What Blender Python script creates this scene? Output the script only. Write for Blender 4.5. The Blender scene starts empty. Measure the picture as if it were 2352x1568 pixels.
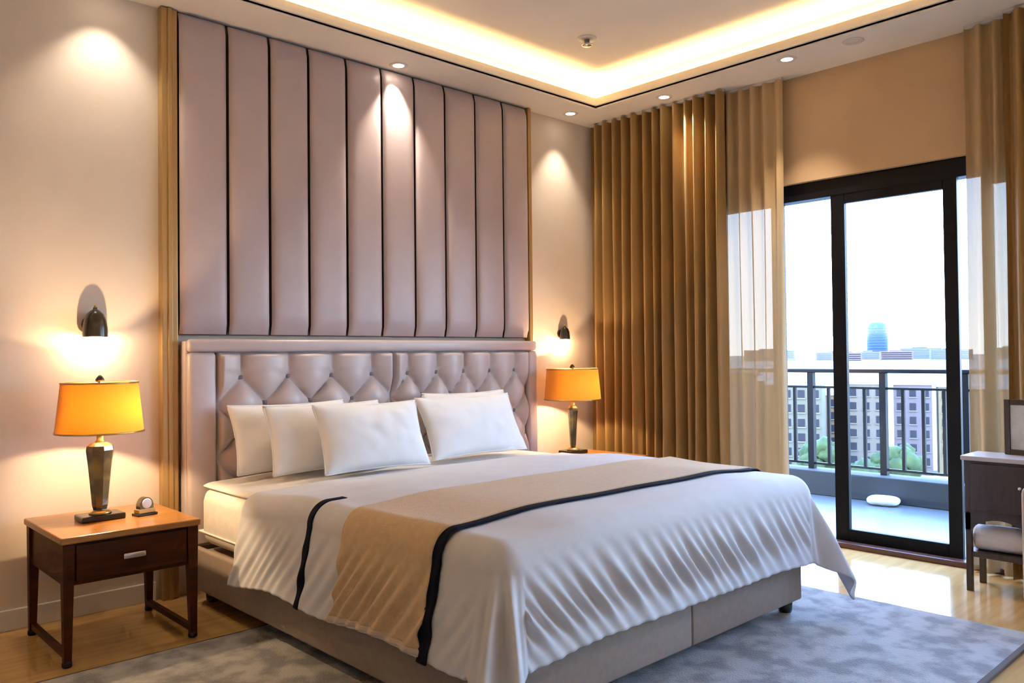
import bpy, bmesh, math, random
from mathutils import Vector, Matrix, noise
random.seed(7)
SC = bpy.context.scene
COL = SC.collection
PI = math.pi
R = math.radians

# ------------------------------------------------------------------ camera
cam_d = bpy.data.cameras.new('camera')
cam = bpy.data.objects.new('camera', cam_d)
COL.objects.link(cam)
SC.camera = cam
YAW, PITCH, ROLL = R(43.3), R(0.95), R(-0.6)
fw = Vector((math.sin(YAW), math.cos(YAW), 0)); rt = Vector((math.cos(YAW), -math.sin(YAW), 0)); up = Vector((0, 0, 1))
f2 = fw * math.cos(PITCH) + up * math.sin(PITCH); u2 = up * math.cos(PITCH) - fw * math.sin(PITCH)
r3 = rt * math.cos(ROLL) + u2 * math.sin(ROLL); u3 = u2 * math.cos(ROLL) - rt * math.sin(ROLL)
M = Matrix((r3, u3, -f2)).transposed().to_4x4()
M.translation = Vector((-5.35, -4.547, 1.3))
cam.matrix_world = M
cam_d.sensor_width = 36.0
cam_d.lens = 36.0 * 1872 / 2352
cam_d.clip_start = 0.05
cam_d.clip_end = 9000

# ------------------------------------------------------------------ world, sun, exposure
W = bpy.data.worlds.new('world'); SC.world = W; W.use_nodes = True
nt = W.node_tree; nt.nodes.clear()
tc = nt.nodes.new('ShaderNodeTexCoord'); sx = nt.nodes.new('ShaderNodeSeparateXYZ'); rp = nt.nodes.new('ShaderNodeValToRGB')
bg = nt.nodes.new('ShaderNodeBackground'); ow = nt.nodes.new('ShaderNodeOutputWorld')
nt.links.new(tc.outputs['Generated'], sx.inputs[0]); nt.links.new(sx.outputs['Z'], rp.inputs[0])
nt.links.new(rp.outputs[0], bg.inputs[0]); nt.links.new(bg.outputs[0], ow.inputs[0])
rp.color_ramp.elements[0].position = 0.0; rp.color_ramp.elements[0].color = (.80, .90, 1.0, 1)
rp.color_ramp.elements[1].position = 0.6; rp.color_ramp.elements[1].color = (0.26, 0.48, 1.0, 1)
e = rp.color_ramp.elements.new(0.17); e.color = (0.50, 0.71, 1.0, 1)
bg.inputs[1].default_value = 15.0
sun_d = bpy.data.lights.new('sun', 'SUN'); sun = bpy.data.objects.new('sun', sun_d); COL.objects.link(sun)
sun_d.energy = 2.0; sun_d.angle = R(3); sun_d.color = (1, .93, .82)
sun.rotation_euler = Vector((0.80, 0.05, -0.75)).to_track_quat('-Z', 'Y').to_euler()   # from behind the house onto the city
VS = SC.view_settings
VS.view_transform = 'Standard'; VS.look = 'None'; VS.gamma = 1.0; VS.use_curve_mapping = False
VS.exposure = 0.65
SC.display_settings.display_device = 'sRGB'
SC.cycles.max_bounces = 6; SC.cycles.diffuse_bounces = 4; SC.cycles.glossy_bounces = 3; SC.cycles.transmission_bounces = 4; SC.cycles.transparent_max_bounces = 10
SC.cycles.use_adaptive_sampling = True; SC.cycles.adaptive_threshold = 0.06; SC.cycles.adaptive_min_samples = 16; SC.cycles.use_light_tree = False
SC.cycles.sample_clamp_indirect = 6.0
SC.cycles.caustics_reflective = False; SC.cycles.caustics_refractive = False
try:
    SC.cycles.use_denoising = True; SC.cycles.denoiser = 'OPENIMAGEDENOISE'
except Exception:
    pass

# ------------------------------------------------------------------ materials
def mat(name, col, rough=0.6, metal=0.0, col2=None, scale=8.0, detail=4.0, bump=0.0, bscale=None, stretch=(1, 1, 1),
        spec=0.5, sheen=0.0, coat=0.0, lo=0.35, hi=0.65):
    m = bpy.data.materials.new(name); m.use_nodes = True
    n = m.node_tree; b = n.nodes['Principled BSDF']
    b.inputs['Base Color'].default_value = (*col, 1); b.inputs['Roughness'].default_value = rough
    b.inputs['Metallic'].default_value = metal; b.inputs['Specular IOR Level'].default_value = spec
    b.inputs['Sheen Weight'].default_value = sheen; b.inputs['Coat Weight'].default_value = coat
    t = n.nodes.new('ShaderNodeTexCoord'); mp = n.nodes.new('ShaderNodeMapping'); mp.inputs['Scale'].default_value = stretch
    n.links.new(t.outputs['Object'], mp.inputs[0])
    if col2 is None:
        col2 = tuple(c * 0.93 for c in col)
    nz = n.nodes.new('ShaderNodeTexNoise'); nz.inputs['Scale'].default_value = scale; nz.inputs['Detail'].default_value = detail
    n.links.new(mp.outputs[0], nz.inputs['Vector'])
    cr = n.nodes.new('ShaderNodeValToRGB'); cr.color_ramp.elements[0].position = lo; cr.color_ramp.elements[1].position = hi
    cr.color_ramp.elements[0].color = (*col, 1); cr.color_ramp.elements[1].color = (*col2, 1)
    n.links.new(nz.outputs['Fac'], cr.inputs[0]); n.links.new(cr.outputs[0], b.inputs['Base Color'])
    if bump > 0:
        n2 = n.nodes.new('ShaderNodeTexNoise'); n2.inputs['Scale'].default_value = bscale or scale * 6; n2.inputs['Detail'].default_value = 3
        n.links.new(mp.outputs[0], n2.inputs['Vector'])
        bp = n.nodes.new('ShaderNodeBump'); bp.inputs['Strength'].default_value = bump; bp.inputs['Distance'].default_value = 0.01
        n.links.new(n2.outputs['Fac'], bp.inputs['Height']); n.links.new(bp.outputs[0], b.inputs['Normal'])
    return m

def emit(name, col, s):
    m = bpy.data.materials.new(name); m.use_nodes = True
    n = m.node_tree; n.nodes.clear()
    e = n.nodes.new('ShaderNodeEmission'); o = n.nodes.new('ShaderNodeOutputMaterial')
    e.inputs[0].default_value = (*col, 1); e.inputs[1].default_value = s
    n.links.new(e.outputs[0], o.inputs[0]); return m

def cloth(name, col, trans=0.3, clear=0.0, rough=0.8, col2=None, scale=60, stretch=(1, 1, .1)):
    """thin fabric: diffuse + translucent (+ open weave)"""
    m = bpy.data.materials.new(name); m.use_nodes = True
    n = m.node_tree; n.nodes.clear()
    o = n.nodes.new('ShaderNodeOutputMaterial'); d = n.nodes.new('ShaderNodeBsdfPrincipled'); t = n.nodes.new('ShaderNodeBsdfTranslucent')
    d.inputs['Roughness'].default_value = rough; d.inputs['Sheen Weight'].default_value = 0.15
    tc = n.nodes.new('ShaderNodeTexCoord'); mp = n.nodes.new('ShaderNodeMapping'); mp.inputs['Scale'].default_value = stretch
    nz = n.nodes.new('ShaderNodeTexNoise'); nz.inputs['Scale'].default_value = scale
    cr = n.nodes.new('ShaderNodeValToRGB'); cr.color_ramp.elements[0].color = (*col, 1)
    cr.color_ramp.elements[1].color = (*(col2 or tuple(c * .85 for c in col)), 1)
    n.links.new(tc.outputs['Object'], mp.inputs[0]); n.links.new(mp.outputs[0], nz.inputs['Vector']); n.links.new(nz.outputs['Fac'], cr.inputs[0])
    n.links.new(cr.outputs[0], d.inputs['Base Color']); n.links.new(cr.outputs[0], t.inputs[0])
    mx = n.nodes.new('ShaderNodeMixShader'); mx.inputs[0].default_value = trans
    n.links.new(d.outputs[0], mx.inputs[1]); n.links.new(t.outputs[0], mx.inputs[2])
    last = mx
    if clear > 0:
        tr = n.nodes.new('ShaderNodeBsdfTransparent'); m2 = n.nodes.new('ShaderNodeMixShader'); m2.inputs[0].default_value = clear
        n.links.new(mx.outputs[0], m2.inputs[1]); n.links.new(tr.outputs[0], m2.inputs[2]); last = m2
    n.links.new(last.outputs[0], o.inputs[0]); return m

def glass(name):
    m = bpy.data.materials.new(name); m.use_nodes = True
    n = m.node_tree; n.nodes.clear()
    o = n.nodes.new('ShaderNodeOutputMaterial'); t = n.nodes.new('ShaderNodeBsdfTransparent'); g = n.nodes.new('ShaderNodeBsdfGlossy')
    t.inputs[0].default_value = (.94, .97, .98, 1); g.inputs['Roughness'].default_value = 0.02
    lw = n.nodes.new('ShaderNodeLayerWeight'); lw.inputs[0].default_value = .5
    pw = n.nodes.new('ShaderNodeMath'); pw.operation = 'POWER'; pw.inputs[1].default_value = 4
    f = n.nodes.new('ShaderNodeMath'); f.operation = 'MULTIPLY_ADD'; f.inputs[1].default_value = .55; f.inputs[2].default_value = .03
    n.links.new(lw.outputs['Facing'], pw.inputs[0]); n.links.new(pw.outputs[0], f.inputs[0])
    mx = n.nodes.new('ShaderNodeMixShader')
    n.links.new(f.outputs[0], mx.inputs[0]); n.links.new(t.outputs[0], mx.inputs[1]); n.links.new(g.outputs[0], mx.inputs[2])
    n.links.new(mx.outputs[0], o.inputs[0]); return m

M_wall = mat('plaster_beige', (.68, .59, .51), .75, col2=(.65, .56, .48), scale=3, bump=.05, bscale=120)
M_wallwin = mat('plaster_backlit', (.60, .41, .23), .75, col2=(.57, .385, .215), scale=3, bump=.05, bscale=120)  # wall plaster with backlit shade and warm bounce mixed into the colour
M_ceil = mat('ceiling_paint', (.82, .76, .69), .8, scale=2)
M_trimw = mat('white_trim', (.70, .66, .63), .45, scale=4)
M_floor = mat('polished_oak', (.64, .40, .16), .13, col2=(.52, .31, .12), scale=5, stretch=(.5, 5, 1), bump=.01, bscale=30, spec=.6)
M_rug = mat('rug_wool', (.37, .365, .37), .95, col2=(.165, .165, .175), scale=8, detail=10, bump=.6, bscale=130, sheen=.3, lo=.42, hi=.60)
M_rugb = mat('rug_binding', (.10, .075, .06), .9)
M_panel = mat('taupe_leather', (.49, .405, .425), .38, col2=(.465, .385, .40), scale=6, bump=.05, bscale=200)
M_groove = mat('dark_groove', (.05, .035, .03), .6)
M_bronze = mat('bronze_lacquer', (.42, .27, .11), .35, metal=.35, col2=(.38, .24, .10), scale=10, stretch=(1, 1, .1))
M_satin = mat('lilac_satin', (.56, .475, .48), .34, col2=(.53, .45, .455), scale=9, bump=.04, bscale=90, sheen=.3)
M_button = mat('button_in_shade', (.15, .10, .11), .4)  # dark plum stands in for shade inside the tuft dimples
M_base = mat('bed_base_fabric', (.30, .235, .19), .8, col2=(.27, .21, .17), scale=30, bump=.15, bscale=300)
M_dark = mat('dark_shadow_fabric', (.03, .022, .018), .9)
M_matt = mat('mattress_cotton', (.78, .74, .69), .85, scale=20, bump=.05)
M_duvet = mat('white_duvet', (.60, .605, .64), .8, col2=(.565, .57, .60), scale=9, bump=.12, bscale=14, sheen=.2)
M_pillow = mat('white_pillowcase', (.86, .855, .86), .8, col2=(.83, .825, .83), scale=6, bump=.12, bscale=10, sheen=.2)
M_throw = mat('tan_throw', (.56, .40, .235), .85, col2=(.50, .36, .205), scale=40, bump=.2, bscale=150, sheen=.2)
M_navy = mat('navy_trim', (.006, .008, .022), .8, spec=.1)
M_hem = mat('throw_hem', (.58, .46, .36), .85)
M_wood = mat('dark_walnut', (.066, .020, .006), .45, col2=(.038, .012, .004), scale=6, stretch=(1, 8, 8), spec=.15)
M_woodtop = mat('walnut_lamplit', (.36, .16, .04), .28, col2=(.27, .115, .03), scale=6, stretch=(1, 8, 8), spec=.5)  # walnut made golden, lamplight worked into the top's colour
M_tip = mat('black_tip', (.01, .01, .01), .4)
M_chrome = mat('brushed_steel', (.72, .71, .70), .25, metal=1)
M_black = mat('black_lacquer', (.012, .011, .010), .25)
M_merc = mat('smoked_glass', (.16, .15, .11), .12, metal=.8, col2=(.50, .42, .16), scale=9, lo=.45, hi=.7)
M_gold = mat('gilt', (.62, .45, .17), .3, metal=.8)
M_shade = cloth('amber_lampshade', (.88, .31, .022), trans=.07, rough=.8, col2=(.85, .29, .02), scale=200, stretch=(1, 1, 1))
M_bulb = emit('bulb_glow', (1, .72, .36), 8)
M_spotface = emit('downlight_glow', (1, .86, .66), 14)
M_led = emit('cove_led', (1, .68, .27), 85)
M_drape = cloth('bronze_drape', (.36, .215, .075), trans=.04, rough=.42, col2=(.30, .175, .06))
M_sheer = cloth('pale_sheer', (.54, .38, .20), trans=.08, clear=.03, rough=.8, col2=(.50, .35, .18))
M_frame = mat('black_aluminium', (.004, .005, .009), .5, scale=20, spec=.2)
M_sill = mat('mahogany_sill', (.10, .04, .03), .3)
M_glass = glass('clear_glass')
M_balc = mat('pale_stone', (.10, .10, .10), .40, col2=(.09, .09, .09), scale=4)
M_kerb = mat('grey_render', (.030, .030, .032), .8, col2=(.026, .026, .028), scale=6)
M_pier = mat('blue_grey_render', (.035, .045, .06), .5, scale=6)
M_white = mat('white_ceramic', (.85, .83, .83), .4)
M_towel = mat('white_towelling', (.80, .77, .80), .95, bump=.5, bscale=200)
M_cab = mat('espresso_wood', (.055, .035, .026), .35, col2=(.04, .025, .018), scale=6, stretch=(8, 8, 1))
M_cabtop = mat('cabinet_top_stone', (.55, .53, .56), .3)
M_arm = mat('tan_upholstery', (.55, .40, .29), .8, col2=(.50, .36, .26), scale=30, bump=.1)
M_art = mat('print_paper', (.72, .70, .66), .7, col2=(.50, .50, .48), scale=9)
M_iron = mat('railing_paint', (.006, .007, .009), .6, spec=.15)
M_leaf = mat('foliage', (.012, .030, .006), .9, col2=(.030, .050, .010), scale=.6, bump=.6, bscale=2)
M_trunk = mat('bark', (.08, .055, .035), .9)
M_win = mat('window_glass_dark', (.018, .017, .022), .6, spec=.1)
M_ground = mat('city_ground', (.22, .24, .20), .9, col2=(.30, .30, .28), scale=.02)

# ------------------------------------------------------------------ geometry helpers
def link(name, me, m=None, parent=None, smooth=False):
    o = bpy.data.objects.new(name, me); COL.objects.link(o)
    if m: me.materials.append(m)
    if parent: o.parent = parent
    if smooth:
        for p in me.polygons: p.use_smooth = True
    return o

def tag(o, label=None, cat=None, group=None, kind=None):
    if label: o['label'] = label
    if cat: o['category'] = cat
    if group: o['group'] = group
    if kind: o['kind'] = kind
    return o

def empty(name, loc=(0, 0, 0), rz=0):
    o = bpy.data.objects.new(name, None); COL.objects.link(o); o.location = loc; o.rotation_euler = (0, 0, rz)
    o.empty_display_size = .05
    return o

def bm_box(bm, x0, x1, y0, y1, z0, z1, bev=0, seg=2, mtx=None):
    vs = [bm.verts.new(v) for v in ((x0, y0, z0), (x1, y0, z0), (x1, y1, z0), (x0, y1, z0), (x0, y0, z1), (x1, y0, z1), (x1, y1, z1), (x0, y1, z1))]
    fs = [bm.faces.new([vs[i] for i in f]) for f in ((0, 3, 2, 1), (4, 5, 6, 7), (0, 1, 5, 4), (1, 2, 6, 5), (2, 3, 7, 6), (3, 0, 4, 7))]
    if bev > 0:
        es = list({e for f in fs for e in f.edges})
        r = bmesh.ops.bevel(bm, geom=es, offset=bev, segments=seg, affect='EDGES', profile=.5)
    return vs

def fin(name, bm, m, parent=None, smooth=False):
    me = bpy.data.meshes.new(name); bm.normal_update(); bm.to_mesh(me); bm.free()
    return link(name, me, m, parent, smooth)

def box(name, x0, x1, y0, y1, z0, z1, m, parent=None, bev=0, seg=2, smooth=False):
    bm = bmesh.new()
    bm_box(bm, min(x0, x1), max(x0, x1), min(y0, y1), max(y0, y1), min(z0, z1), max(z0, z1), bev, seg)
    return fin(name, bm, m, parent, smooth or bev > 0 and seg > 2)

def lathe(name, prof, m, parent=None, n=32, loc=(0, 0, 0), smooth=True, capped=True):
    """prof: list of (r,z)"""
    bm = bmesh.new(); rings = []
    for r, z in prof:
        rings.append([bm.verts.new((loc[0] + r * math.cos(2 * PI * k / n), loc[1] + r * math.sin(2 * PI * k / n), loc[2] + z)) for k in range(n)])
    for a, b in zip(rings, rings[1:]):
        for k in range(n):
            bm.faces.new((a[k], a[(k + 1) % n], b[(k + 1) % n], b[k]))
    if capped:
        bm.faces.new(list(reversed(rings[0]))); bm.faces.new(rings[-1])
    bmesh.ops.recalc_face_normals(bm, faces=bm.faces)
    return fin(name, bm, m, parent, smooth)

def tube(name, pts, r, m, parent=None, n=10):
    bm = bmesh.new(); rings = []
    for i, p in enumerate(pts):
        p = Vector(p); a = Vector(pts[max(0, i - 1)]); b = Vector(pts[min(len(pts) - 1, i + 1)])
        d = (b - a).normalized(); q = d.to_track_quat('Z', 'Y')
        rr = r[i] if isinstance(r, (list, tuple)) else r
        rings.append([bm.verts.new(p + q @ Vector((rr * math.cos(2 * PI * k / n), rr * math.sin(2 * PI * k / n), 0))) for k in range(n)])
    for a, b in zip(rings, rings[1:]):
        for k in range(n): bm.faces.new((a[k], a[(k + 1) % n], b[(k + 1) % n], b[k]))
    bm.faces.new(list(reversed(rings[0]))); bm.faces.new(rings[-1])
    return fin(name, bm, m, parent, True)

def grid(name, fn, nu, nv, m, parent=None, smooth=True):
    vs = [fn(i / nu, j / nv) for j in range(nv + 1) for i in range(nu + 1)]
    fs = [(j * (nu + 1) + i, j * (nu + 1) + i + 1, (j + 1) * (nu + 1) + i + 1, (j + 1) * (nu + 1) + i) for j in range(nv) for i in range(nu)]
    me = bpy.data.meshes.new(name); me.from_pydata(vs, [], fs); me.update()
    return link(name, me, m, parent, smooth)

def copy_tree(o, parent=None):
    c = o.copy(); COL.objects.link(c); c.parent = parent
    for ch in list(o.children): copy_tree(ch, c)
    return c

def sstep(x): x = max(0, min(1, x)); return x * x * (3 - 2 * x)

# ================================================================== room shell
H = 3.22
XL, YF = -6.9, -6.2
tag(box('floor', XL - .2, .2, YF - .2, .2, -.15, 0, M_floor), kind='structure')
tag(box('wall_back', XL - .2, .2, 0, .2, 0, 3.5, M_wall), kind='structure')
tag(box('wall_left', XL - .2, XL, YF, 0, 0, 3.5, M_wall), kind='structure')
tag(box('wall_front', XL - .2, .2, YF - .2, YF, 0, 3.5, M_wall), kind='structure')
DY0, DY1, DZ = -1.06, -5.95, 2.48
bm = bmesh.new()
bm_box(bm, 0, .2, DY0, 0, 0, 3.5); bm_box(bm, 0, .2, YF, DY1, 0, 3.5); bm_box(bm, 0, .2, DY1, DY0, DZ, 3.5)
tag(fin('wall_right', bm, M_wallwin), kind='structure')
tag(box('ceiling', XL - .2, .2, YF - .2, .2, 3.42, 3.55, M_ceil), kind='structure')
# soffit ring with cove lip (tray opening)
LX0, LX1, LY0, LY1, G = -6.35, -.52, -5.65, -.40, .14
bm = bmesh.new()
for (a, b, c, d) in ((XL, 0, LY1, 0), (XL, 0, YF, LY0), (XL, LX0, LY0, LY1), (LX1, 0, LY0, LY1)):
    bm_box(bm, a, b, c, d, H, H + .025)
tag(fin('ceiling_soffit', bm, M_ceil), kind='structure')
bm = bmesh.new()
for (a, b, c, d) in ((XL, 0, LY1 + G, 0), (XL, 0, YF, LY0 - G), (XL, LX0 - G, LY0 - G, LY1 + G), (LX1 + G, 0, LY0 - G, LY1 + G)):
    bm_box(bm, a, b, c, d, H + .025, 3.42)
tag(fin('ceiling_riser', bm, M_ceil), kind='structure')
# lip moulding: two steps on the fascia
bm = bmesh.new()
def ring(bm, o, w, z0, z1):
    bm_box(bm, LX0 + o - w, LX1 - o + w, LY1 - o, LY1 - o + w, z0, z1); bm_box(bm, LX0 + o - w, LX1 - o + w, LY0 + o - w, LY0 + o, z0, z1)
    bm_box(bm, LX0 + o - w, LX0 + o, LY0 + o, LY1 - o, z0, z1); bm_box(bm, LX1 - o, LX1 - o + w, LY0 + o, LY1 - o, z0, z1)
ring(bm, .0, .035, H - .012, H + .03); ring(bm, .018, .03, H + .012, H + .045); ring(bm, .006, .022, H + .045, H + .072)
tag(fin('trim_1', bm, M_ceil), kind='structure')
# LED strip in the cove
bm = bmesh.new()
o = -.075; w = .012
ring(bm, o, w, H + .030, H + .040)
led = tag(fin('cove_light_strip', bm, M_led), 'warm yellow light strip hidden in the ceiling cove', 'light strip')
# baseboards
tag(box('baseboard_back', XL, -3.73, -.018, 0, 0, .10, M_trimw, bev=.004), kind='structure')
tag(box('baseboard_back', -.90, 0, -.018, 0, 0, .10, M_trimw, bev=.004), kind='structure')

# ------------------------------------------------------------------ sliding balcony door
D = tag(empty('door_1', (.06, -2.7, 0)), kind='structure')
D.location = (0, 0, 0)
box('frame_head', .04, .16, DY1, DY0, 2.36, DZ, M_frame, D, .006)
box('frame_jamb', .04, .16, DY0 - .07, DY0, 0, 2.36, M_frame, D, .006)
box('frame_jamb', .04, .16, DY1, DY1 + .07, 0, 2.36, M_frame, D, .006)
box('track', .03, .17, DY1, DY0, 0, .018, M_frame, D)
def leaf(y0, y1, x0, x1, wl, wr):
    """sliding leaf between y0 (left) and y1 (right)"""
    L = empty('door_leaf'); L.parent = D
    box('stile', x0, x1, y0 - wl, y0, .02, 2.37, M_frame, L, .004)
    box('stile', x0, x1, y1, y1 + wr, .02, 2.37, M_frame, L, .004)
    box('rail', x0, x1, y1 + wr, y0 - wl, .02, .11, M_frame, L, .004)
    box('rail', x0, x1, y1 + wr, y0 - wl, 2.30, 2.37, M_frame, L, .004)
    box('pane', (x0 + x1) / 2 - .004, (x0 + x1) / 2 + .004, y1 + wr, y0 - wl, .11, 2.30, M_glass, L)
leaf(-2.005, -2.80, .045, .085, .095, .08)
leaf(-2.92, -3.62, .095, .135, .06, .06)
leaf(-3.60, -4.30, .045, .085, .06, .06)
leaf(-4.28, -5.10, .095, .135, .06, .06)
leaf(-5.08, -5.88, .045, .085, .06, .06)
box('post', .05, .13, -1.63, -1.56, 0, 2.37, M_frame, D, .004)
tag(box('trim_2', -.05, .03, -5.95, -2.0, 0, .035, M_sill, bev=.006), kind='structure')

# ------------------------------------------------------------------ floor rug
rug = tag(empty('area_rug', (-2.9, -2.2, 0)), 'pale mottled area rug spread under the bed', 'rug')
def rugfn(u, v):
    x = -4.75 + u * 3.65; y = -.86 - v * 2.60
    return (x + 2.9, y + 2.2, .014 + .0015 * noise.noise((x * 9, y * 9, 0)))
bm = bmesh.new(); bm_box(bm, -4.75 + 2.9, -1.10 + 2.9, -3.46 + 2.2, -.86 + 2.2, .001, .012)
fin('backing', bm, M_rug, rug)
grid('pile', rugfn, 90, 64, M_rug, rug)
for (a, b, c, d) in ((-4.765, -1.085, -3.485, -3.46), (-4.765, -1.085, -.86, -.852)):
    box('binding', a + 2.9, b + 2.9, c + 2.2, d + 2.2, .001, .016, M_rugb, rug, .003)

# ================================================================== wall panelling and headboard
seams = [-3.62, -3.337, -3.078, -2.819, -2.548, -2.28, -2.013, -1.747, -1.465, -1.19, -.93]
wp = tag(empty('padded_wall_panel', (-2.27, 0, 1.43)), 'tall taupe padded wall panel in ten vertical channels above the headboard', 'wall panel')
box('backing', -3.62 + 2.27, -.93 + 2.27, -.03, -.002, 0, 3.215 - 1.43, M_groove, wp)
for a, b in zip(seams, seams[1:]):
    wdt = b - a - .016
    def fn(u, v, a=a, wdt=wdt):
        x = (u - .5)
        # soft cushion profile: flat with rounded edges
        e = 1 - abs(2 * x) ** 5
        ev = 1 - abs(2 * v - 1) ** 40
        return (a + .008 + u * wdt + 2.27, -.03 - (.020 + .028 * max(0, e) ** .5) * max(.25, ev) , .004 + v * 1.775)
    grid('channel_panel', fn, 24, 30, M_panel, wp)
# bronze pilaster
pil = tag(empty('bronze_pilaster', (-3.665, 0, 0)), 'slim bronze lacquered pilaster between beige wall and padded panel', 'pilaster')
box('shaft', -.045, .043, -.055, -.001, 0, 3.215, M_bronze, pil, .006)
box('fillet', -.012, .012, -.064, -.055, 0, 3.215, M_bronze, pil, .003)
pil2 = tag(empty('bronze_edge_strip', (-.915, 0, 0)), 'narrow bronze strip closing the window side of the padded panel', 'trim strip')
box('strip_face', -.014, .02, -.062, -.001, 0, 3.215, M_bronze, pil2, .004)

hb = tag(empty('tufted_headboard', (-2.27, -.03, 0)), 'wide button-tufted lilac satin headboard behind the white pillows', 'headboard')
HX0, HX1, HZ0, HZ1 = -3.605, -.945, .28, 1.405
box('side_frame', HX0 + 2.27, HX1 + 2.27, -.075, 0, HZ0, HZ1 - .01, M_satin, hb, .01)
BW = .16  # plain border
SEAM = -2.27
dx, dz = .262, .30
btn = []
def tuft_panel(x0, x1, name):
    nx = int((x1 - x0) / .0105); z0, z1 = HZ0, HZ1 - .075
    n0 = round((x1 - x0) / dx); ddx = (x1 - x0) / n0
    zb = 1.19
    def fn(u, v):
        x = x0 + u * (x1 - x0); z = z0 + v * (z1 - z0)
        p = (x - x0) / ddx; q = (z - zb) / dz
        U = p + q - .5; V = p - q - .5
        s = abs(math.sin(PI * U) * math.sin(PI * V))
        h = s ** .42
        # fade creases above the top row into single vertical pleats
        if z > zb:
            k = sstep((z - zb) / .05)
            h = h * (1 - k) + k * abs(math.cos(PI * p)) ** .42 if True else h
            h = h * (1 - .0 * k)
        ed = min(1, (x - x0) / .02, (x1 - x) / .02, (z1 - z) / .02)
        y = -.075 - .072 * h * math.sqrt(max(0, ed)) - .004
        return (x + 2.27, y, z)
    grid(name, fn, nx, int((z1 - z0) / .0105), M_satin, hb)
    for row in range(3):
        z = zb - row * dz / 2
        for k in range(n0 + 1):
            p = k + (.5 if row % 2 == 0 else 0)
            if p <= .02 or p >= n0 - .02: continue
            btn.append((x0 + p * ddx + 2.27, -.080, z))
tuft_panel(HX0 + BW, SEAM - .006, 'tufted_pad')
tuft_panel(SEAM + .006, HX1 - .10, 'tufted_pad')
def border(x0, x1, z0, z1):
    box('border', x0 + 2.27, x1 + 2.27, -.128, -.07, z0, z1, M_satin, hb, .022, 4, True)
border(HX0, HX0 + BW - .006, HZ0, HZ1 - .075); border(HX1 - .094, HX1, HZ0, HZ1 - .075)
border(HX0, HX1, HZ1 - .07, HZ1)
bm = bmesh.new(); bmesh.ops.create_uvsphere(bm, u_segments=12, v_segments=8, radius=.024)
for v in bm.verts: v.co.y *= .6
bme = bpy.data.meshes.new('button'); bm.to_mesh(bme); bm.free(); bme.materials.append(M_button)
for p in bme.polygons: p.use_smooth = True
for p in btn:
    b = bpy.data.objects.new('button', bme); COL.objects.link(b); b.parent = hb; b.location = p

# ================================================================== bed
BX0, BX1, BYF, BYB = -3.60, -1.53, -2.56, -.20
bed = tag(empty('bed', (-2.565, -1.37, 0)), 'wide bed with brown fabric base and cream mattress', 'bed')
def B(x): return x + 2.565
def By(y): return y + 1.37
box('base_frame', B(BX0) + .015, B(BX1) - .015, By(BYF) + .015, By(BYB), .082, .27, M_base, bed)
box('side_panel', B(BX0) - .005, B(BX0) + .03, By(BYF) + .02, By(BYB), .078, .30, M_base, bed, .012, 3)
box('side_panel', B(BX1) - .03, B(BX1) + .005, By(BYF) + .02, By(BYB), .078, .30, M_base, bed, .012, 3)
box('front_panel', B(BX0), -.0 + B(-2.47) - .002, By(BYF) - .01, By(BYF) + .03, .078, .30, M_base, bed, .010, 3)
box('front_panel', B(-2.47) + .002, B(BX1), By(BYF) - .01, By(BYF) + .03, .078, .30, M_base, bed, .010, 3)
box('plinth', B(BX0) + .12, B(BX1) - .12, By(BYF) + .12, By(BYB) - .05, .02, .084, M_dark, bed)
for x in (BX0 + .06, BX1 - .06):
    for y in (BYF + .05, BYB - .1):
        lathe('foot', [(.03, .017), (.034, .03), (.036, .084)], M_black, bed, 16, (B(x), By(y), 0))
mt = box('mattress', B(-3.575), B(-1.56), By(-2.53), By(-.205), .305, .615, M_matt, bed, .075, 6, True)
box('piping', B(-3.58), B(-1.555), By(-2.535), By(-.208), .375, .385, M_matt, mt, .004)

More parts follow.
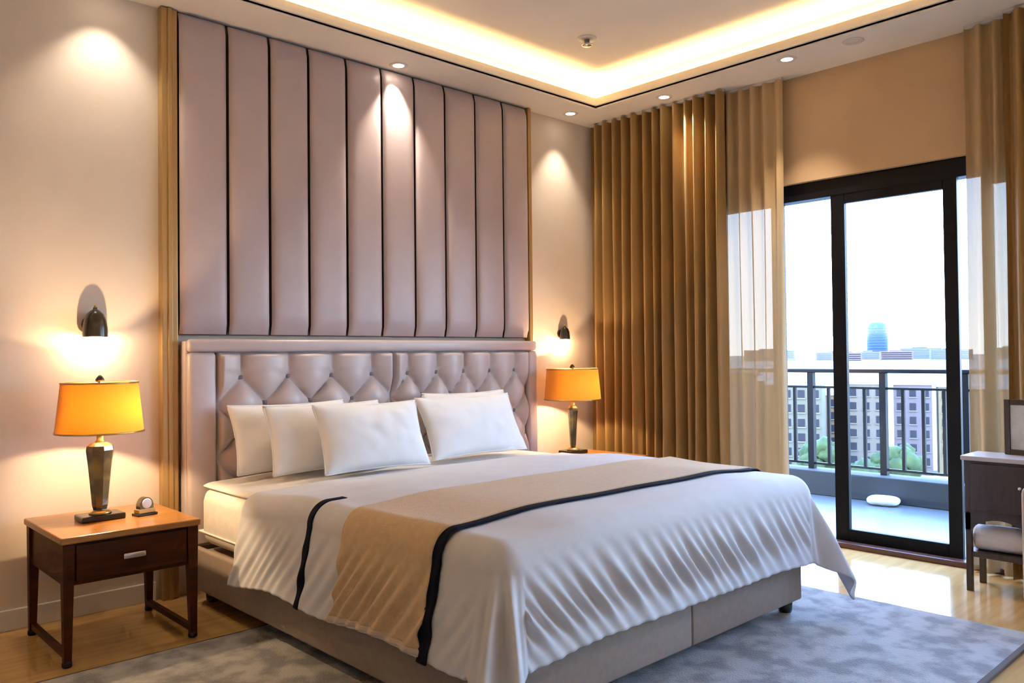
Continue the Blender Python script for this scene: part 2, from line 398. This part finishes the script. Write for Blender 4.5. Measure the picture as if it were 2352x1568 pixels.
# ---- cloth draped over the bed
XLc, XRc, YFc, ZT, RC = -3.515, -1.60, -2.545, .685, .10
def prof(L, flare):
    """arc length past the edge -> (outward, down)"""
    q = RC * PI / 2
    if L <= 0: return (0, 0)
    if L < q:
        a = L / RC
        return (RC * math.sin(a), RC * (1 - math.cos(a)))
    d = L - q
    return (RC + flare * d + .05 * d * d, RC + d * .985)
def drape(s, t, lift=0.0, amp=1.0, side_amp=1.0):
    """s: cloth x coordinate, t: cloth y coordinate (both in room units when flat)"""
    b = max(0, YFc - t); yc = max(t, YFc)
    XR = XRc + .22 * sstep((yc + 2.55) / 1.5)          # duvet puffs further out towards the head
    if s > XRc: s = XR + (s - XRc)
    elif s > -2.6: s = -2.6 + (s + 2.6) * (XR + 2.6) / (XRc + 2.6)
    a = max(0, XLc - s); sgn = -1
    if s > XR: a = s - XR; sgn = 1
    xc = min(max(s, XLc), XR)
    # gentle puffing of the top
    ux = (xc - XLc) / (XR - XLc); edge = min(1, min(ux, 1 - ux) * 5)
    z = ZT + .018 * sstep(edge) + .006 * noise.noise((xc * 2.3, yc * 2.3, 1.7)) + .010 * sstep((-1.9 - yc) / .5) - .040 * sstep((yc + 1.35) / .5)
    L = math.hypot(a, b)
    if L <= 1e-6:
        return Vector((xc, yc, z + lift))
    th = math.atan2(b, a)            # 0: side, 90: front
    s2 = math.sin(2 * th) ** 2
    o, d = prof(L, .20 * math.cos(th) ** 2 + .04 * math.sin(th) ** 2 + .36 * s2)
    k = sstep((d - .05) / .30)
    # folds along the hem
    if b <= 1e-6:
        ev = yc - .75 * d; w = math.sin(ev * 74 + 1.6 * math.sin(ev * 9)) * .6 + .4 * math.sin(ev * 27 + .8)
        fo = side_amp * amp * .015 * k * w * (1 - .55 * sstep((d - .30) / .12))
    elif a <= 1e-6:
        ev = xc - .85 * d; w = math.sin(ev * 82 + 2.2 * math.sin(ev * 7)) * .6 + .4 * math.sin(ev * 37 + 1)
        fo = amp * .030 * k * w * (1 - .45 * sstep((xc + 2.2) / .7)) * (1 - .8 * sstep((d - .26) / .12))
    else:
        fo = amp * .050 * k * math.sin(th * 13 + .5) * s2
    o += fo + lift
    # soft wander of hem length
    d += (.012 * k * math.sin(yc * 7)) if b <= 1e-6 else 0
    zz = z - d
    if zz < .03: zz = .03 + .0 * zz
    return Vector((xc + sgn * o * math.cos(th), yc - o * math.sin(th), zz + lift * max(0, 1 - d / RC)))
OVS, OVF, OVR = .475, .475, .48
def cloth_obj(name, s0, s1, t0, t1, m, parent=None, lift=0.0, ns=170, ntt=130, amp=1.0, side_amp=1.0, thick=.012, skew=None):
    def fn(u, v):
        t = t0 + (t1 - t0) * v; s = s0 + (s1 - s0) * u
        if skew: t += skew(u)
        return drape(s, t, lift, amp, side_amp)
    o = grid(name, fn, ns, ntt, m, parent)
    md = o.modifiers.new('thickness', 'SOLIDIFY'); md.thickness = thick; md.offset = 1
    return o
dv = tag(empty('duvet', (0, 0, 0)), 'white duvet hanging over the foot of the bed with navy bands', 'duvet')
cloth_obj('duvet_cover', XLc - OVS, XRc + OVR, -.80, YFc - OVF, M_duvet, dv, 0.0, 360, 220, 1.0, .6)
cloth_obj('navy_band', XLc - OVS - .004, XLc + .07, -1.435, -1.475, M_navy, dv, .003, 90, 3, 1.0, .6, .004)
cloth_obj('navy_band', XLc - OVS - .004, XRc + OVR, -2.300, -2.350, M_navy, dv, .012, 230, 3, 1.0, .6, .006)
th = tag(empty('bed_throw', (0, 0, 0)), 'tan throw laid across the bed between two navy bands', 'throw')
cloth_obj('throw_cloth', XLc - OVS + .03, XRc + OVR, -1.73, -2.305, M_throw, th, .016, 230, 70, 1.0, 1.5, .010)
cloth_obj('hem', XLc - OVS + .012, XLc - OVS + .034, -1.728, -2.307, M_hem, th, .017, 3, 70, 1.0, 1.5, .012)
# sheet turned down at the head
sh = tag(empty('bed_sheet', (0, 0, 0)), 'smooth cream bed sheet folded flat at the head end under the pillows', 'sheet')
cloth_obj('sheet_cloth', XLc - .06, XRc + .06, -.225, -.82, M_matt, sh, -.012, 120, 40, 0, 0, .01)

# ---- pillows
def pillow_mesh(name, w, h, t, seed):
    n = 30
    def half(sg):
        def fn(u, v):
            U, V = 2 * u - 1, 2 * v - 1
            e = max(0, (1 - abs(U) ** 2.6)) ** .62 * max(0, (1 - abs(V) ** 2.6)) ** .62
            x = w / 2 * U * (1 - .055 * (1 - V * V)); z = h / 2 * V * (1 - .07 * (1 - U * U))
            y = sg * (t / 2 * e + .004)
            wr = .010 * noise.noise((x * 6 + seed, z * 6, sg * 2)) * (1 - e) + .006 * noise.noise((x * 14, z * 14 + seed, sg))
            return (x, y + wr * sg, z)
        return fn
    vs, fs = [], []
    for sg in (-1, 1):
        f = half(sg); off = len(vs)
        vs += [f(i / n, j / n) for j in range(n + 1) for i in range(n + 1)]
        for j in range(n):
            for i in range(n):
                q = (off + j * (n + 1) + i, off + j * (n + 1) + i + 1, off + (j + 1) * (n + 1) + i + 1, off + (j + 1) * (n + 1) + i)
                fs.append(q if sg < 0 else tuple(reversed(q)))
    N = (n + 1) ** 2
    rim = [i for i in range(n)] + [(j + 1) * (n + 1) - 1 for j in range(n)] + [n * (n + 1) + n - i for i in range(n)] + [(n - j) * (n + 1) for j in range(n)]
    for a, b in zip(rim, rim[1:] + rim[:1]): fs.append((b, a, a + N, b + N))
    me = bpy.data.meshes.new(name); me.from_pydata(vs, [], fs); me.update()
    for p in me.polygons: p.use_smooth = True
    return me
def pillow(x, y, w, h, t, tilt, rz, roll, label, seed):
    me = pillow_mesh('pillow', w, h, t, seed)
    P = empty('pillow', (x, y, ZT - .022), rz); tag(P, label, 'pillow', 'white pillows on the bed')
    c = link('pillowcase', me, M_pillow, P)
    c.rotation_euler = (-tilt, roll, 0)
    c.location = (0, 0, h / 2 * math.cos(tilt) + t * .25 * math.sin(tilt))
    # side seam piping
    n = 30; pts = []
    N = [(-1 + 2 * i / n, -1) for i in range(n)] + [(1, -1 + 2 * i / n) for i in range(n)] + [(1 - 2 * i / n, 1) for i in range(n)] + [(-1, 1 - 2 * i / n) for i in range(n + 1)]
    for U, V in N:
        pts.append((w / 2 * U * (1 - .055 * (1 - V * V)), 0, h / 2 * V * (1 - .07 * (1 - U * U))))
    s = tube('seam_piping', pts, .0055, M_pillow, c, 6)
    return P
pillow(-3.08, -.325, .72, .385, .15, R(19), R(0), 0, 'white pillow furthest back at the lamp end of the row', 1)
pillow(-2.96, -.505, .72, .385, .15, R(20), R(-2), 0, 'second white pillow from the lit lamp, half hidden by the next', 2)
pillow(-2.80, -.705, .66, .39, .17, R(23), R(-3), 0, 'plump white pillow at the middle of the row with its front fully shown', 3)
pillow(-1.78, -.33, .72, .395, .15, R(16), R(0), 0, 'white pillow leaning on the headboard behind the window-end pillow', 4)
pillow(-1.98, -.60, .80, .40, .17, R(26), R(2), 0, 'large white pillow at the window end of the row', 5)

# ================================================================== nightstands
def nightstand(loc, label):
    N = tag(empty('nightstand', loc), label, 'nightstand', 'walnut nightstands')
    w, d = .285, .30
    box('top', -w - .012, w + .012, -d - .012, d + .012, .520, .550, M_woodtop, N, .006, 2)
    bm = bmesh.new()
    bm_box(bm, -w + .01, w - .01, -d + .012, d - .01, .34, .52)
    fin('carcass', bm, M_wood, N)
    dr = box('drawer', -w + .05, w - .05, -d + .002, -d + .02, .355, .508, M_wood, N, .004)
    h = empty('handle'); h.parent = dr
    hm = box('handle', -.048, .048, -d - .018, -d - .004, .420, .446, M_chrome, dr, .006, 3, True)
    bpy.data.objects.remove(h)
    for sx_ in (-1, 1):
        for sy in (-1, 1):
            bm = bmesh.new()
            cx, cy = sx_ * (w - .022), sy * (d - .022)
            vs = bm_box(bm, cx - .024, cx + .024, cy - .024, cy + .024, 0.022, .52)
            for v in vs[:4]:
                v.co.x = cx + (v.co.x - cx) * .62 + sx_ * .004; v.co.y = cy + (v.co.y - cy) * .62 + sy * .006
            lg = fin('leg', bm, M_wood, N)
            lathe('foot_tip', [(.017, 0), (.021, .006), (.021, .02), (.017, .026)], M_tip, lg, 12, (cx + sx_ * .004, cy + sy * .006, 0))
        box('stretcher', sx_ * (w - .022) - .012, sx_ * (w - .022) + .012, -d + .03, d - .03, .03, .058, M_wood, N, .003)
    return N
nightstand((-4.085, -.44, 0), 'dark walnut nightstand with a steel drawer pull beside the pilaster')
n2 = nightstand((-.78, -.52, 0), 'dark walnut nightstand on the window side under the smaller-looking lamp')

# ================================================================== table lamps
def table_lamp(loc, rb, rtop, label, power, bw=1.0):
    L = tag(empty('table_lamp', loc), label, 'lamp', 'amber table lamps')
    box('base', -.095, .095, -.065, .065, 0, .028, M_black, L, .006, 2)
    lathe('base_cap', [(.05, .028), (.046, .038), (.032, .046)], M_gold, L, 24)
    lathe('vase', [(.030 * bw, .046), (.036 * bw, .07), (.045 * bw, .17), (.055 * bw, .27), (.062 * bw, .325), (.058 * bw, .345), (.040 * bw, .357), (.022, .362)], M_merc, L, 8, smooth=False)
    lathe('neck', [(.022, .362), (.015, .372), (.015, .40), (.020, .405), (.020, .44), (.012, .445), (.012, .47)], M_gold, L, 16)
    n = 48
    s = lathe('lamp_shade', [(rb, .41), (rb - (rb - rtop) * .5, .525), (rtop, .64)], M_shade, L, n, capped=False)
    for r, z in ((rb, .41), (rtop, .64)):
        bm = bmesh.new()
        for k in range(n):
            a0, a1 = 2 * PI * k / n, 2 * PI * (k + 1) / n
            q = []
            for a in (a0, a1):
                q.append([bm.verts.new(((r + dr) * math.cos(a), (r + dr) * math.sin(a), z + dz_)) for dr, dz_ in ((-.002, -.004), (.003, -.004), (.003, .004), (-.002, .004))])
            for i in range(4): bm.faces.new((q[0][i], q[1][i], q[1][(i + 1) % 4], q[0][(i + 1) % 4]))
        fin('rim', bm, M_gold, s, True)
    for k in range(3):
        a = 2 * PI * k / 3 + .3
        tube('spider', [(0, 0, .635), (rtop * math.cos(a), rtop * math.sin(a), .635)], .0025, M_gold, s, 6)
    lathe('finial', [(.006, .47), (.006, .64), (.018, .645), (.020, .655), (.012, .668), (.004, .676)], M_black, L, 12)
    b = lathe('bulb', [(.010, .47), (.028, .49), (.034, .52), (.026, .55), (.008, .565)], M_bulb, L, 16)
    ld = bpy.data.lights.new('lamp_light', 'POINT'); ld.energy = power; ld.color = (1, .70, .38); ld.shadow_soft_size = .015
    lo = bpy.data.objects.new('lamp_light', ld); COL.objects.link(lo); lo.parent = L; lo.location = (.05, -.03, .51)
    return L
table_lamp((-4.13, -.42, .55), .19, .165, 'amber drum-shaded table lamp on the nightstand nearest the camera', 21)
table_lamp((-.78, -.36, .55), .215, .195, 'amber drum-shaded table lamp beside the brown drapes', 21, .62)
# small ornament on the nightstand
orn = tag(empty('table_clock', (-3.945, -.47, .55), R(10)), 'small dark dome-topped clock on a gilt foot beside the lamp', 'clock')
box('foot', -.05, .05, -.03, .03, 0, .012, M_black, orn, .003)
box('plinth', -.042, .042, -.024, .024, .012, .032, M_gold, orn, .003)
def dome(u, v):
    a = PI * u; y = -.018 + .036 * v
    return (-.034 * math.cos(a), y, .032 + .025 + .042 * math.sin(a)) 
bm = bmesh.new(); pr_ = []
for k in range(17):
    a = PI * k / 16; pr_.append((-.034 * math.cos(a), .045 + .042 * math.sin(a)))
pr_ = [(-.034, .032)] + pr_ + [(.034, .032)]
f0 = [bm.verts.new((x, -.018, z)) for x, z in pr_]; f1 = [bm.verts.new((x, .018, z)) for x, z in pr_]
bm.faces.new(f0); bm.faces.new(list(reversed(f1)))
for k in range(len(pr_)):
    j = (k + 1) % len(pr_); bm.faces.new((f0[k], f1[k], f1[j], f0[j]))
bmesh.ops.recalc_face_normals(bm, faces=bm.faces)
fin('case', bm, M_merc, orn)
d_ = lathe('dial', [(.024, 0), (.024, .003), (.020, .004)], M_white, orn, 20)
d_.rotation_euler = (PI / 2, 0, 0); d_.location = (0, -.0178, .058)

# ================================================================== wall sconces
def sconce(loc, s, label, power):
    S = tag(empty('wall_sconce', loc), label, 'sconce', 'wall sconces over the nightstands')
    S.scale = (s, s, s)
    bp_ = lathe('back_plate', [(.045, 0), (.045, .010), (.036, .016), (.012, .018)], M_black, S, 24)
    bp_.rotation_euler = (PI / 2, 0, 0)
    tube('arm', [(0, -.015, 0), (0, -.045, .005), (0, -.07, .03), (0, -.075, .06)], .008, M_black, S)
    n = 24
    prof_ = [(.060, -.065), (.058, -.02), (.052, .02), (.040, .05), (.022, .068), (.010, .074), (.010, .084), (.0005, .086)]
    lathe('dome_shade', prof_, M_black, S, n, (0, -.075, 0), capped=False)
    lathe('finial', [(.007, .084), (.010, .092), (.004, .102)], M_gold, S, 10, (0, -.075, 0))
    lathe('bulb', [(.008, .03), (.020, .01), (.026, -.02), (.020, -.045), (.006, -.055)], M_bulb, S, 14, (0, -.075, 0))
    ld = bpy.data.lights.new('sconce_light', 'POINT'); ld.energy = power; ld.color = (1, .74, .42); ld.shadow_soft_size = .02
    lo = bpy.data.objects.new('sconce_light', ld); COL.objects.link(lo); lo.parent = S; lo.location = (0, -.075, -.075)
    return S
sconce((-4.05, 0, 1.48), 1.0, 'small dark domed wall sconce above the lamp nearest the camera', 5.0)
sconce((-.53, 0, 1.47), .72, 'small dark domed wall sconce beside the brown drapes', 5.0)

# ================================================================== recessed ceiling lights
def downlight(x, y, z, label, power, group='recessed ceiling downlights', angle=62, lit=True, tilt=(0, 0)):
    L = tag(empty('recessed_downlight', (x, y, z)), label, 'downlight', group)
    lathe('trim_ring', [(.030, -.004), (.046, -.006), (.050, -.002), (.050, .002), (.030, .002)], M_trimw, L, 28, capped=False)
    lathe('lens', [(.030, -.002), (.020, -.006), (.001, -.007)], M_spotface if lit else M_trimw, L, 20, capped=False)
    L.scale = (1.25, 1.25, 1.0)
    if lit:
        ld = bpy.data.lights.new('downlight_beam', 'SPOT'); ld.energy = power * 1.5; ld.color = (1, .86, .68); ld.spot_size = R(angle); ld.spot_blend = .7
        ld.shadow_soft_size = .025
        lo = bpy.data.objects.new('downlight_beam', ld); COL.objects.link(lo); lo.parent = L; lo.location = (0, 0, -.012)
        lo.rotation_euler = (R(tilt[0]), R(tilt[1]), 0)
    return L
downlight(-4.00, -.17, H, 'lit ceiling downlight over the lamp nightstand, cut by the top of the picture', 15, angle=80)
downlight(-2.21, -.15, H, 'lit ceiling downlight above the middle of the padded wall panel', 44)
downlight(-.56, -.17, H, 'lit ceiling downlight above the plain wall strip in the room corner', 22)
downlight(-.34, -.92, H, 'lit ceiling downlight above the middle of the brown drapes', 70, angle=52, tilt=(-24, -14))
downlight(-.38, -1.93, H, 'bright ceiling downlight above the balcony door', 34)
downlight(-.36, -2.36, H, 'small unlit white ceiling disc above the balcony door', 0, lit=False)
# ceiling sensor on the tray
sn = tag(empty('ceiling_sprinkler', (-1.24, -.95, 3.42)), 'small white sprinkler head on the raised tray ceiling', 'sprinkler'); sn.scale = (1.5, 1.5, 1.5)
lathe('escutcheon', [(.040, -.008), (.044, 0)], M_trimw, sn, 24)
lathe('head', [(.020, -.036), (.026, -.030), (.012, -.024), (.012, -.006)], M_chrome, sn, 18)

# ================================================================== curtains
def curtain(name, y0, y1, x, pleats, depth, m, label, z0=.012, z1=3.205, seed=0, gather=0.0):
    rnd = random.Random(seed)
    ph = [rnd.uniform(-.5, .5) for _ in range(pleats + 2)]; am = [rnd.uniform(.6, 1.25) for _ in range(pleats + 2)]
    def fn(u, v):
        z = z1 + (z0 - z1) * v
        uu = u + .35 / pleats * ph[min(pleats, int(u * pleats))] * math.sin(2 * PI * (u * pleats % 1)) * .3
        k = int(min(pleats - 1, u * pleats)); fr = u * pleats - k
        a = am[k] * (1 - fr) + am[k + 1] * fr
        w = math.sin(2 * PI * u * pleats + .25 * math.sin(v * 5 + k) * v + ph[k] * .4)
        w2 = math.copysign(abs(w) ** .75, w)
        yy = y0 + (y1 - y0) * uu + .010 * math.sin(3 * v + k * 1.7) * v
        return (x + depth * a * w2 * (.75 + .25 * v) + .006 * noise.noise((u * 30, v * 4, seed)), yy, z)
    C = tag(empty(name, (0, 0, 0)), label, 'curtain')
    c = grid('fabric', fn, pleats * 16, 24, m, C)
    box('track', x - .012, x + .012, min(y0, y1), max(y0, y1), z1 - .002, H - .0005, M_trimw, C)
    return C
curtain('drape_curtain', -.05, -1.32, -.17, 13, .075, M_drape, 'heavy brown drape gathered between the room corner and balcony door', seed=3)
curtain('sheer_curtain', -1.24, -1.735, -.085, 5, .035, M_sheer, 'pale sheer curtain beside the brown drape at the open door', seed=5)
curtain('sheer_curtain', -2.90, -3.20, -.085, 3, .035, M_sheer, 'pale sheer curtain falling behind the dark cabinet', seed=8)
curtain('drape_curtain', -3.13, -3.62, -.17, 5, .055, M_drape, 'brown drape at the right edge of the picture behind the cabinet', seed=9)

# ================================================================== cabinet at the right, frame, towels, armchair
cb = tag(empty('side_cabinet', (-.40, -3.16, 0)), 'dark espresso side cabinet with arched open base by the balcony door', 'cabinet')
CX, CW = .12, .165
box('top', -CX - .015, CX + .015, -CW - .015, CW + .015, .705, .73, M_cabtop, cb, .005)
box('body', -CX, CX, -CW, CW, .42, .705, M_cab, cb, .004)
dd = box('door', -CX - .008, -CX, -CW + .03, CW - .03, .44, .69, M_cab, cb, .003)
k_ = lathe('knob', [(.006, 0), (.006, .012), (.011, .018), (.006, .024)], M_chrome, dd, 12); k_.rotation_euler = (0, -PI / 2, 0); k_.location = (-CX - .008, -CW + .06, .58)
# arched apron
bm = bmesh.new(); pts = []
n = 16; y0a, y1a = -CW + .03, CW - .03
pts = [(-CW, .425), (-CW, .33), (y0a, .33)] + [(y0a + (y1a - y0a) * i / n, .33 + .065 * math.sin(PI * i / n) ** .6) for i in range(1, n)] + [(y1a, .33), (CW, .33), (CW, .425)]
a0 = [bm.verts.new((-CX, y, z)) for y, z in pts]; a1 = [bm.verts.new((-CX + .018, y, z)) for y, z in pts]
bm.faces.new(a0); bm.faces.new(list(reversed(a1)))
for i in range(len(pts)):
    j = (i + 1) % len(pts); bm.faces.new((a0[i], a1[i], a1[j], a0[j]))
bmesh.ops.recalc_face_normals(bm, faces=bm.faces)
fin('apron', bm, M_cab, cb)
for sx_ in (-1, 1):
    for sy in (-1, 1):
        box('leg', sx_ * CX - (.03 if sx_ > 0 else 0), sx_ * CX + (.03 if sx_ < 0 else 0), sy * CW - (.03 if sy > 0 else 0), sy * CW + (.03 if sy < 0 else 0), 0, .425, M_cab, cb, .003)
box('shelf', -CX + .005, CX - .005, -CW + .005, CW - .005, .185, .215, M_cab, cb, .003)
tw = tag(empty('folded_towel', (-.40, -3.15, .215)), 'rolled white towel on the open shelf of the dark cabinet', 'towel')
t1 = lathe('roll', [(.01, -.13), (.055, -.13), (.066, -.122), (.068, -.05), (.067, .05), (.066, .122), (.055, .13), (.01, .13)], M_towel, tw, 24)
t1.rotation_euler = (PI / 2, 0, 0); t1.location = (-.03, 0, .068)
tw2 = tag(empty('folded_towel', (-.40, -3.15, .215)), 'second rolled white towel tucked behind the first on the cabinet shelf', 'towel')
t2 = lathe('roll', [(.01, -.12), (.05, -.12), (.056, -.11), (.058, .0), (.056, .11), (.05, .12), (.01, .12)], M_towel, tw2, 24)
t2.rotation_euler = (PI / 2, 0, 0); t2.location = (.095, 0, .058)
pf = tag(empty('picture_frame', (-.34, -3.27, .73), R(-8)), 'dark brown picture frame standing on the cabinet top', 'picture frame')
FW, FH = .13, .30
for nm, a, b, c, d in (('frame_side', -FW, -FW + .03, 0, FH), ('frame_side', FW - .03, FW, 0, FH), ('frame_rail', -FW + .03, FW - .03, 0, .03), ('frame_rail', -FW + .03, FW - .03, FH - .03, FH)):
    box(nm, -.012, .012, a, b, c, d, M_cab, pf, .003)
box('print', -.004, .004, -FW + .03, FW - .03, .03, FH - .03, M_art, pf)
ac = tag(empty('armchair', (-.62, -3.805, 0)), 'tan upholstered armchair just entering at the right edge', 'armchair')
box('arm', -.38, .30, .30, .42, .10, .66, M_arm, ac, .035, 4, True)
box('arm', -.38, .30, -.42, -.30, .10, .66, M_arm, ac, .035, 4, True)
box('seat', -.36, .28, -.30, .30, .12, .44, M_arm, ac, .04, 4, True)
box('backrest', .20, .36, -.40, .40, .14, .82, M_arm, ac, .05, 4, True)
for sx_ in (-.30, .26):
    for sy in (-.35, .35):
        lathe('leg', [(.014, 0), (.022, .11)], M_wood, ac, 12, (sx_, sy, 0))

# ================================================================== balcony
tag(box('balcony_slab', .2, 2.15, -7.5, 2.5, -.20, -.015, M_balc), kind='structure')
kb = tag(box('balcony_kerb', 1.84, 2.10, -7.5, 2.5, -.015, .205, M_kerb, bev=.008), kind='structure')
rl = tag(empty('balcony_railing', (2.0, -1.5, .205)), 'dark metal balcony railing with square balusters and round top rail', 'railing')
box('top_rail', -.035, .035, -6, 4, .90, .935, M_iron, rl, .008)
box('under_rail', -.018, .018, -6, 4, .755, .775, M_iron, rl)
box('bottom_rail', -.018, .018, -6, 4, .04, .06, M_iron, rl)
pm = None
y = -4.2
k = 0
bmp = bmesh.new(); bm_box(bmp, -.028, .028, -.028, .028, 0, .90); me_post = bpy.data.meshes.new('post'); bmp.to_mesh(me_post); bmp.free(); me_post.materials.append(M_iron)
bmp = bmesh.new(); bm_box(bmp, -.013, .013, -.013, .013, .06, .755); me_bal = bpy.data.meshes.new('baluster'); bmp.to_mesh(me_bal); bmp.free(); me_bal.materials.append(M_iron)
for i in range(-16, 25):
    yy = -.04 + i * .1675
    o = bpy.data.objects.new('post' if i % 4 == 0 else 'baluster', me_post if i % 4 == 0 else me_bal)
    COL.objects.link(o); o.parent = rl; o.location = (0, yy, 0)
pr2 = tag(empty('balcony_pier', (1.78, -.26, -.015)), 'round blue-grey balcony pier behind the sheer curtain', 'pier')
lathe('shaft', [(.17, 0), (.17, .03), (.15, .04), (.15, 1.08)], M_pier, pr2, 28)
lathe('cap', [(.15, 1.08), (.175, 1.09), (.175, 1.125), (.16, 1.135)], M_pier, pr2, 28)
wc = tag(empty('floor_cushion', (1.74, -1.63, -.015), R(12)), 'small white cushion lying on the balcony floor by the kerb', 'cushion')
def squash(sg):
    return None
bm = bmesh.new(); bmesh.ops.create_uvsphere(bm, u_segments=24, v_segments=16, radius=1)
for v in bm.verts:
    x, y_, z = v.co
    v.co = Vector((math.copysign(abs(x) ** .6, x) * .09, math.copysign(abs(y_) ** .6, y_) * .13, math.copysign(abs(z) ** .8, z) * .04 + .04))
fin('cover', bm, M_towel, wc, True)

# ================================================================== city outside
tag(box('ground', 12, 6000, -3500, 4500, -27, -26, M_ground), kind='structure')
FACE = {'g': mat('facade_sage', (0.069, 0.066, 0.047), .9, scale=.3), 'p': mat('facade_peach', (0.119, 0.073, 0.038), .9, scale=.3), 'b': mat('facade_cream', (0.109, 0.084, 0.063), .9, scale=.3),
        'l': mat('facade_lilac', (0.083, 0.062, 0.066), .9, scale=.3), 'y': mat('facade_yellow', (0.119, 0.086, 0.042), .9, scale=.3), 'w': mat('facade_white', (0.113, 0.098, 0.082), .9, scale=.3),
        'h1': mat('haze_lavender', (0.111, 0.096, 0.107), .9, scale=.02), 'h2': mat('haze_blue', (0.079, 0.082, 0.107), .9, scale=.02), 'h3': mat('far_rose', (0.136, 0.085, 0.075), .9, scale=.02),  # lavender and blue carry distant air haze in the base colour
        't': mat('tower_haze_blue', (0.022, 0.052, 0.220), .35, scale=.02), 'r': mat('flat_roof', (.50, .50, .50), .9, scale=.3)}  # tower blue is aerial haze put into its colour
def building(name, label, loc, w, d, top, cols, rows, f, rz=R(22), base=-26):
    Bd = tag(empty(name, (loc[0], loc[1], base), rz), label, 'building', 'apartment blocks beyond the balcony')
    h = top - base
    box('wall', 0, d, -w / 2, w / 2, 0, h, FACE[f], Bd)
    box('parapet', -.3, d + .3, -w / 2 - .3, w / 2 + .3, h, h + .8, FACE['r'], Bd)
    cw = w / cols; ww = cw * .5; rh = 3.0
    bmw = bmesh.new(); bm_box(bmw, -.12, .1, -ww / 2, ww / 2, 0, 1.6); me = bpy.data.meshes.new('window'); bmw.to_mesh(me); bmw.free(); me.materials.append(M_win)
    bms = bmesh.new(); bm_box(bms, -.35, .0, -ww / 2 - .2, ww / 2 + .2, -.25, -.05); ms = bpy.data.meshes.new('sill'); bms.to_mesh(ms); bms.free(); ms.materials.append(FACE['w'])
    for r in range(rows):
        for c in range(cols):
            o = bpy.data.objects.new('window', me); COL.objects.link(o); o.parent = Bd
            o.location = (0, -w / 2 + cw * (c + .5), h - 2.6 - r * rh)
            s = bpy.data.objects.new('sill', ms); COL.objects.link(s); s.parent = o
    return Bd
building('apartment_block', 'sage green apartment block seen through the open door bay', (154, 79), 11, 10, -5.6, 4, 6, 'g')
building('apartment_block', 'peach apartment block beside the sage green one', (181, 87), 9, 10, -9.0, 3, 5, 'p')
building('apartment_block', 'cream apartment block behind the middle of the railing', (176, 73.5), 8, 10, -6.0, 3, 6, 'b')
building('apartment_block', 'lilac apartment block with rows of dark windows behind the railing', (182, 65.8), 7.6, 10, -6.2, 3, 6, 'l')
building('apartment_block', 'yellow apartment block at the closed side of the sliding door', (184.8, 58.8), 5, 10, -6.6, 2, 5, 'y')
building('apartment_block', 'white apartment block glimpsed past the door stile', (187.4, 50.6), 9, 10, -7.0, 3, 5, 'w')
building('apartment_block', 'white apartment block standing behind the round pier', (150, 92), 14, 10, -4.8, 4, 6, 'w')

def tree(x, y, z0, h, r, label, seed):
    T = tag(empty('tree', (x, y, z0)), label, 'tree', 'trees below the balcony')
    tube('trunk', [(0, 0, 0), (.1, 0, h * .3), (0, .1, h * .6)], [r * .09, r * .07, r * .05], M_trunk, T, 8)
    rnd = random.Random(seed); bm = bmesh.new()
    for k in range(9):
        q = Vector((rnd.uniform(-.6, .6) * r, rnd.uniform(-.6, .6) * r, h * .62 + rnd.uniform(-.3, .38) * h * .6))
        s = bmesh.ops.create_icosphere(bm, subdivisions=3, radius=r * rnd.uniform(.42, .62))
        for v in s['verts']:
            n_ = noise.noise(v.co * (2.2 / r) + Vector((seed, k, 0))) + .8 * noise.noise(v.co * (7 / r) + Vector((k, seed, 0)))
            v.co = v.co * (1 + .38 * n_) + q
    fin('crown', bm, M_leaf, T, True)
tr = [(129, 61.5, 13, 3.4, 'dark green tree below the open door bay'), (118, 68.0, 11.5, 3.0, 'smaller green tree below the sage green block'),
      (134, 56.5, 8.5, 2.8, 'low round tree below the cream block'), (140, 51.2, 12, 3.4, 'broad green tree in front of the lilac block'),
      (152, 45.5, 13, 2.8, 'tall green tree in front of the yellow block'), (150, 60.5, 8.5, 2.6, 'low green tree between the cream and lilac blocks'),
      (166, 39.0, 14, 3.2, 'green tree glimpsed past the closed door stile')]
for i, (x, y, h, r, lb) in enumerate(tr): tree(x, y, -26, h, r, lb, i + 3)

# skyline
tw_ = tag(empty('skyline_tower', (3030, 1256, -26), R(22)), 'tall tower tinted haze blue with rounded top on the skyline', 'tower')
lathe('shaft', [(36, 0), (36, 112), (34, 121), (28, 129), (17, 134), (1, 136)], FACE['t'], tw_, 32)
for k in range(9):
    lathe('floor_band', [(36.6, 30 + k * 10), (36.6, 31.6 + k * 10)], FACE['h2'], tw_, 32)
rnd = random.Random(11)
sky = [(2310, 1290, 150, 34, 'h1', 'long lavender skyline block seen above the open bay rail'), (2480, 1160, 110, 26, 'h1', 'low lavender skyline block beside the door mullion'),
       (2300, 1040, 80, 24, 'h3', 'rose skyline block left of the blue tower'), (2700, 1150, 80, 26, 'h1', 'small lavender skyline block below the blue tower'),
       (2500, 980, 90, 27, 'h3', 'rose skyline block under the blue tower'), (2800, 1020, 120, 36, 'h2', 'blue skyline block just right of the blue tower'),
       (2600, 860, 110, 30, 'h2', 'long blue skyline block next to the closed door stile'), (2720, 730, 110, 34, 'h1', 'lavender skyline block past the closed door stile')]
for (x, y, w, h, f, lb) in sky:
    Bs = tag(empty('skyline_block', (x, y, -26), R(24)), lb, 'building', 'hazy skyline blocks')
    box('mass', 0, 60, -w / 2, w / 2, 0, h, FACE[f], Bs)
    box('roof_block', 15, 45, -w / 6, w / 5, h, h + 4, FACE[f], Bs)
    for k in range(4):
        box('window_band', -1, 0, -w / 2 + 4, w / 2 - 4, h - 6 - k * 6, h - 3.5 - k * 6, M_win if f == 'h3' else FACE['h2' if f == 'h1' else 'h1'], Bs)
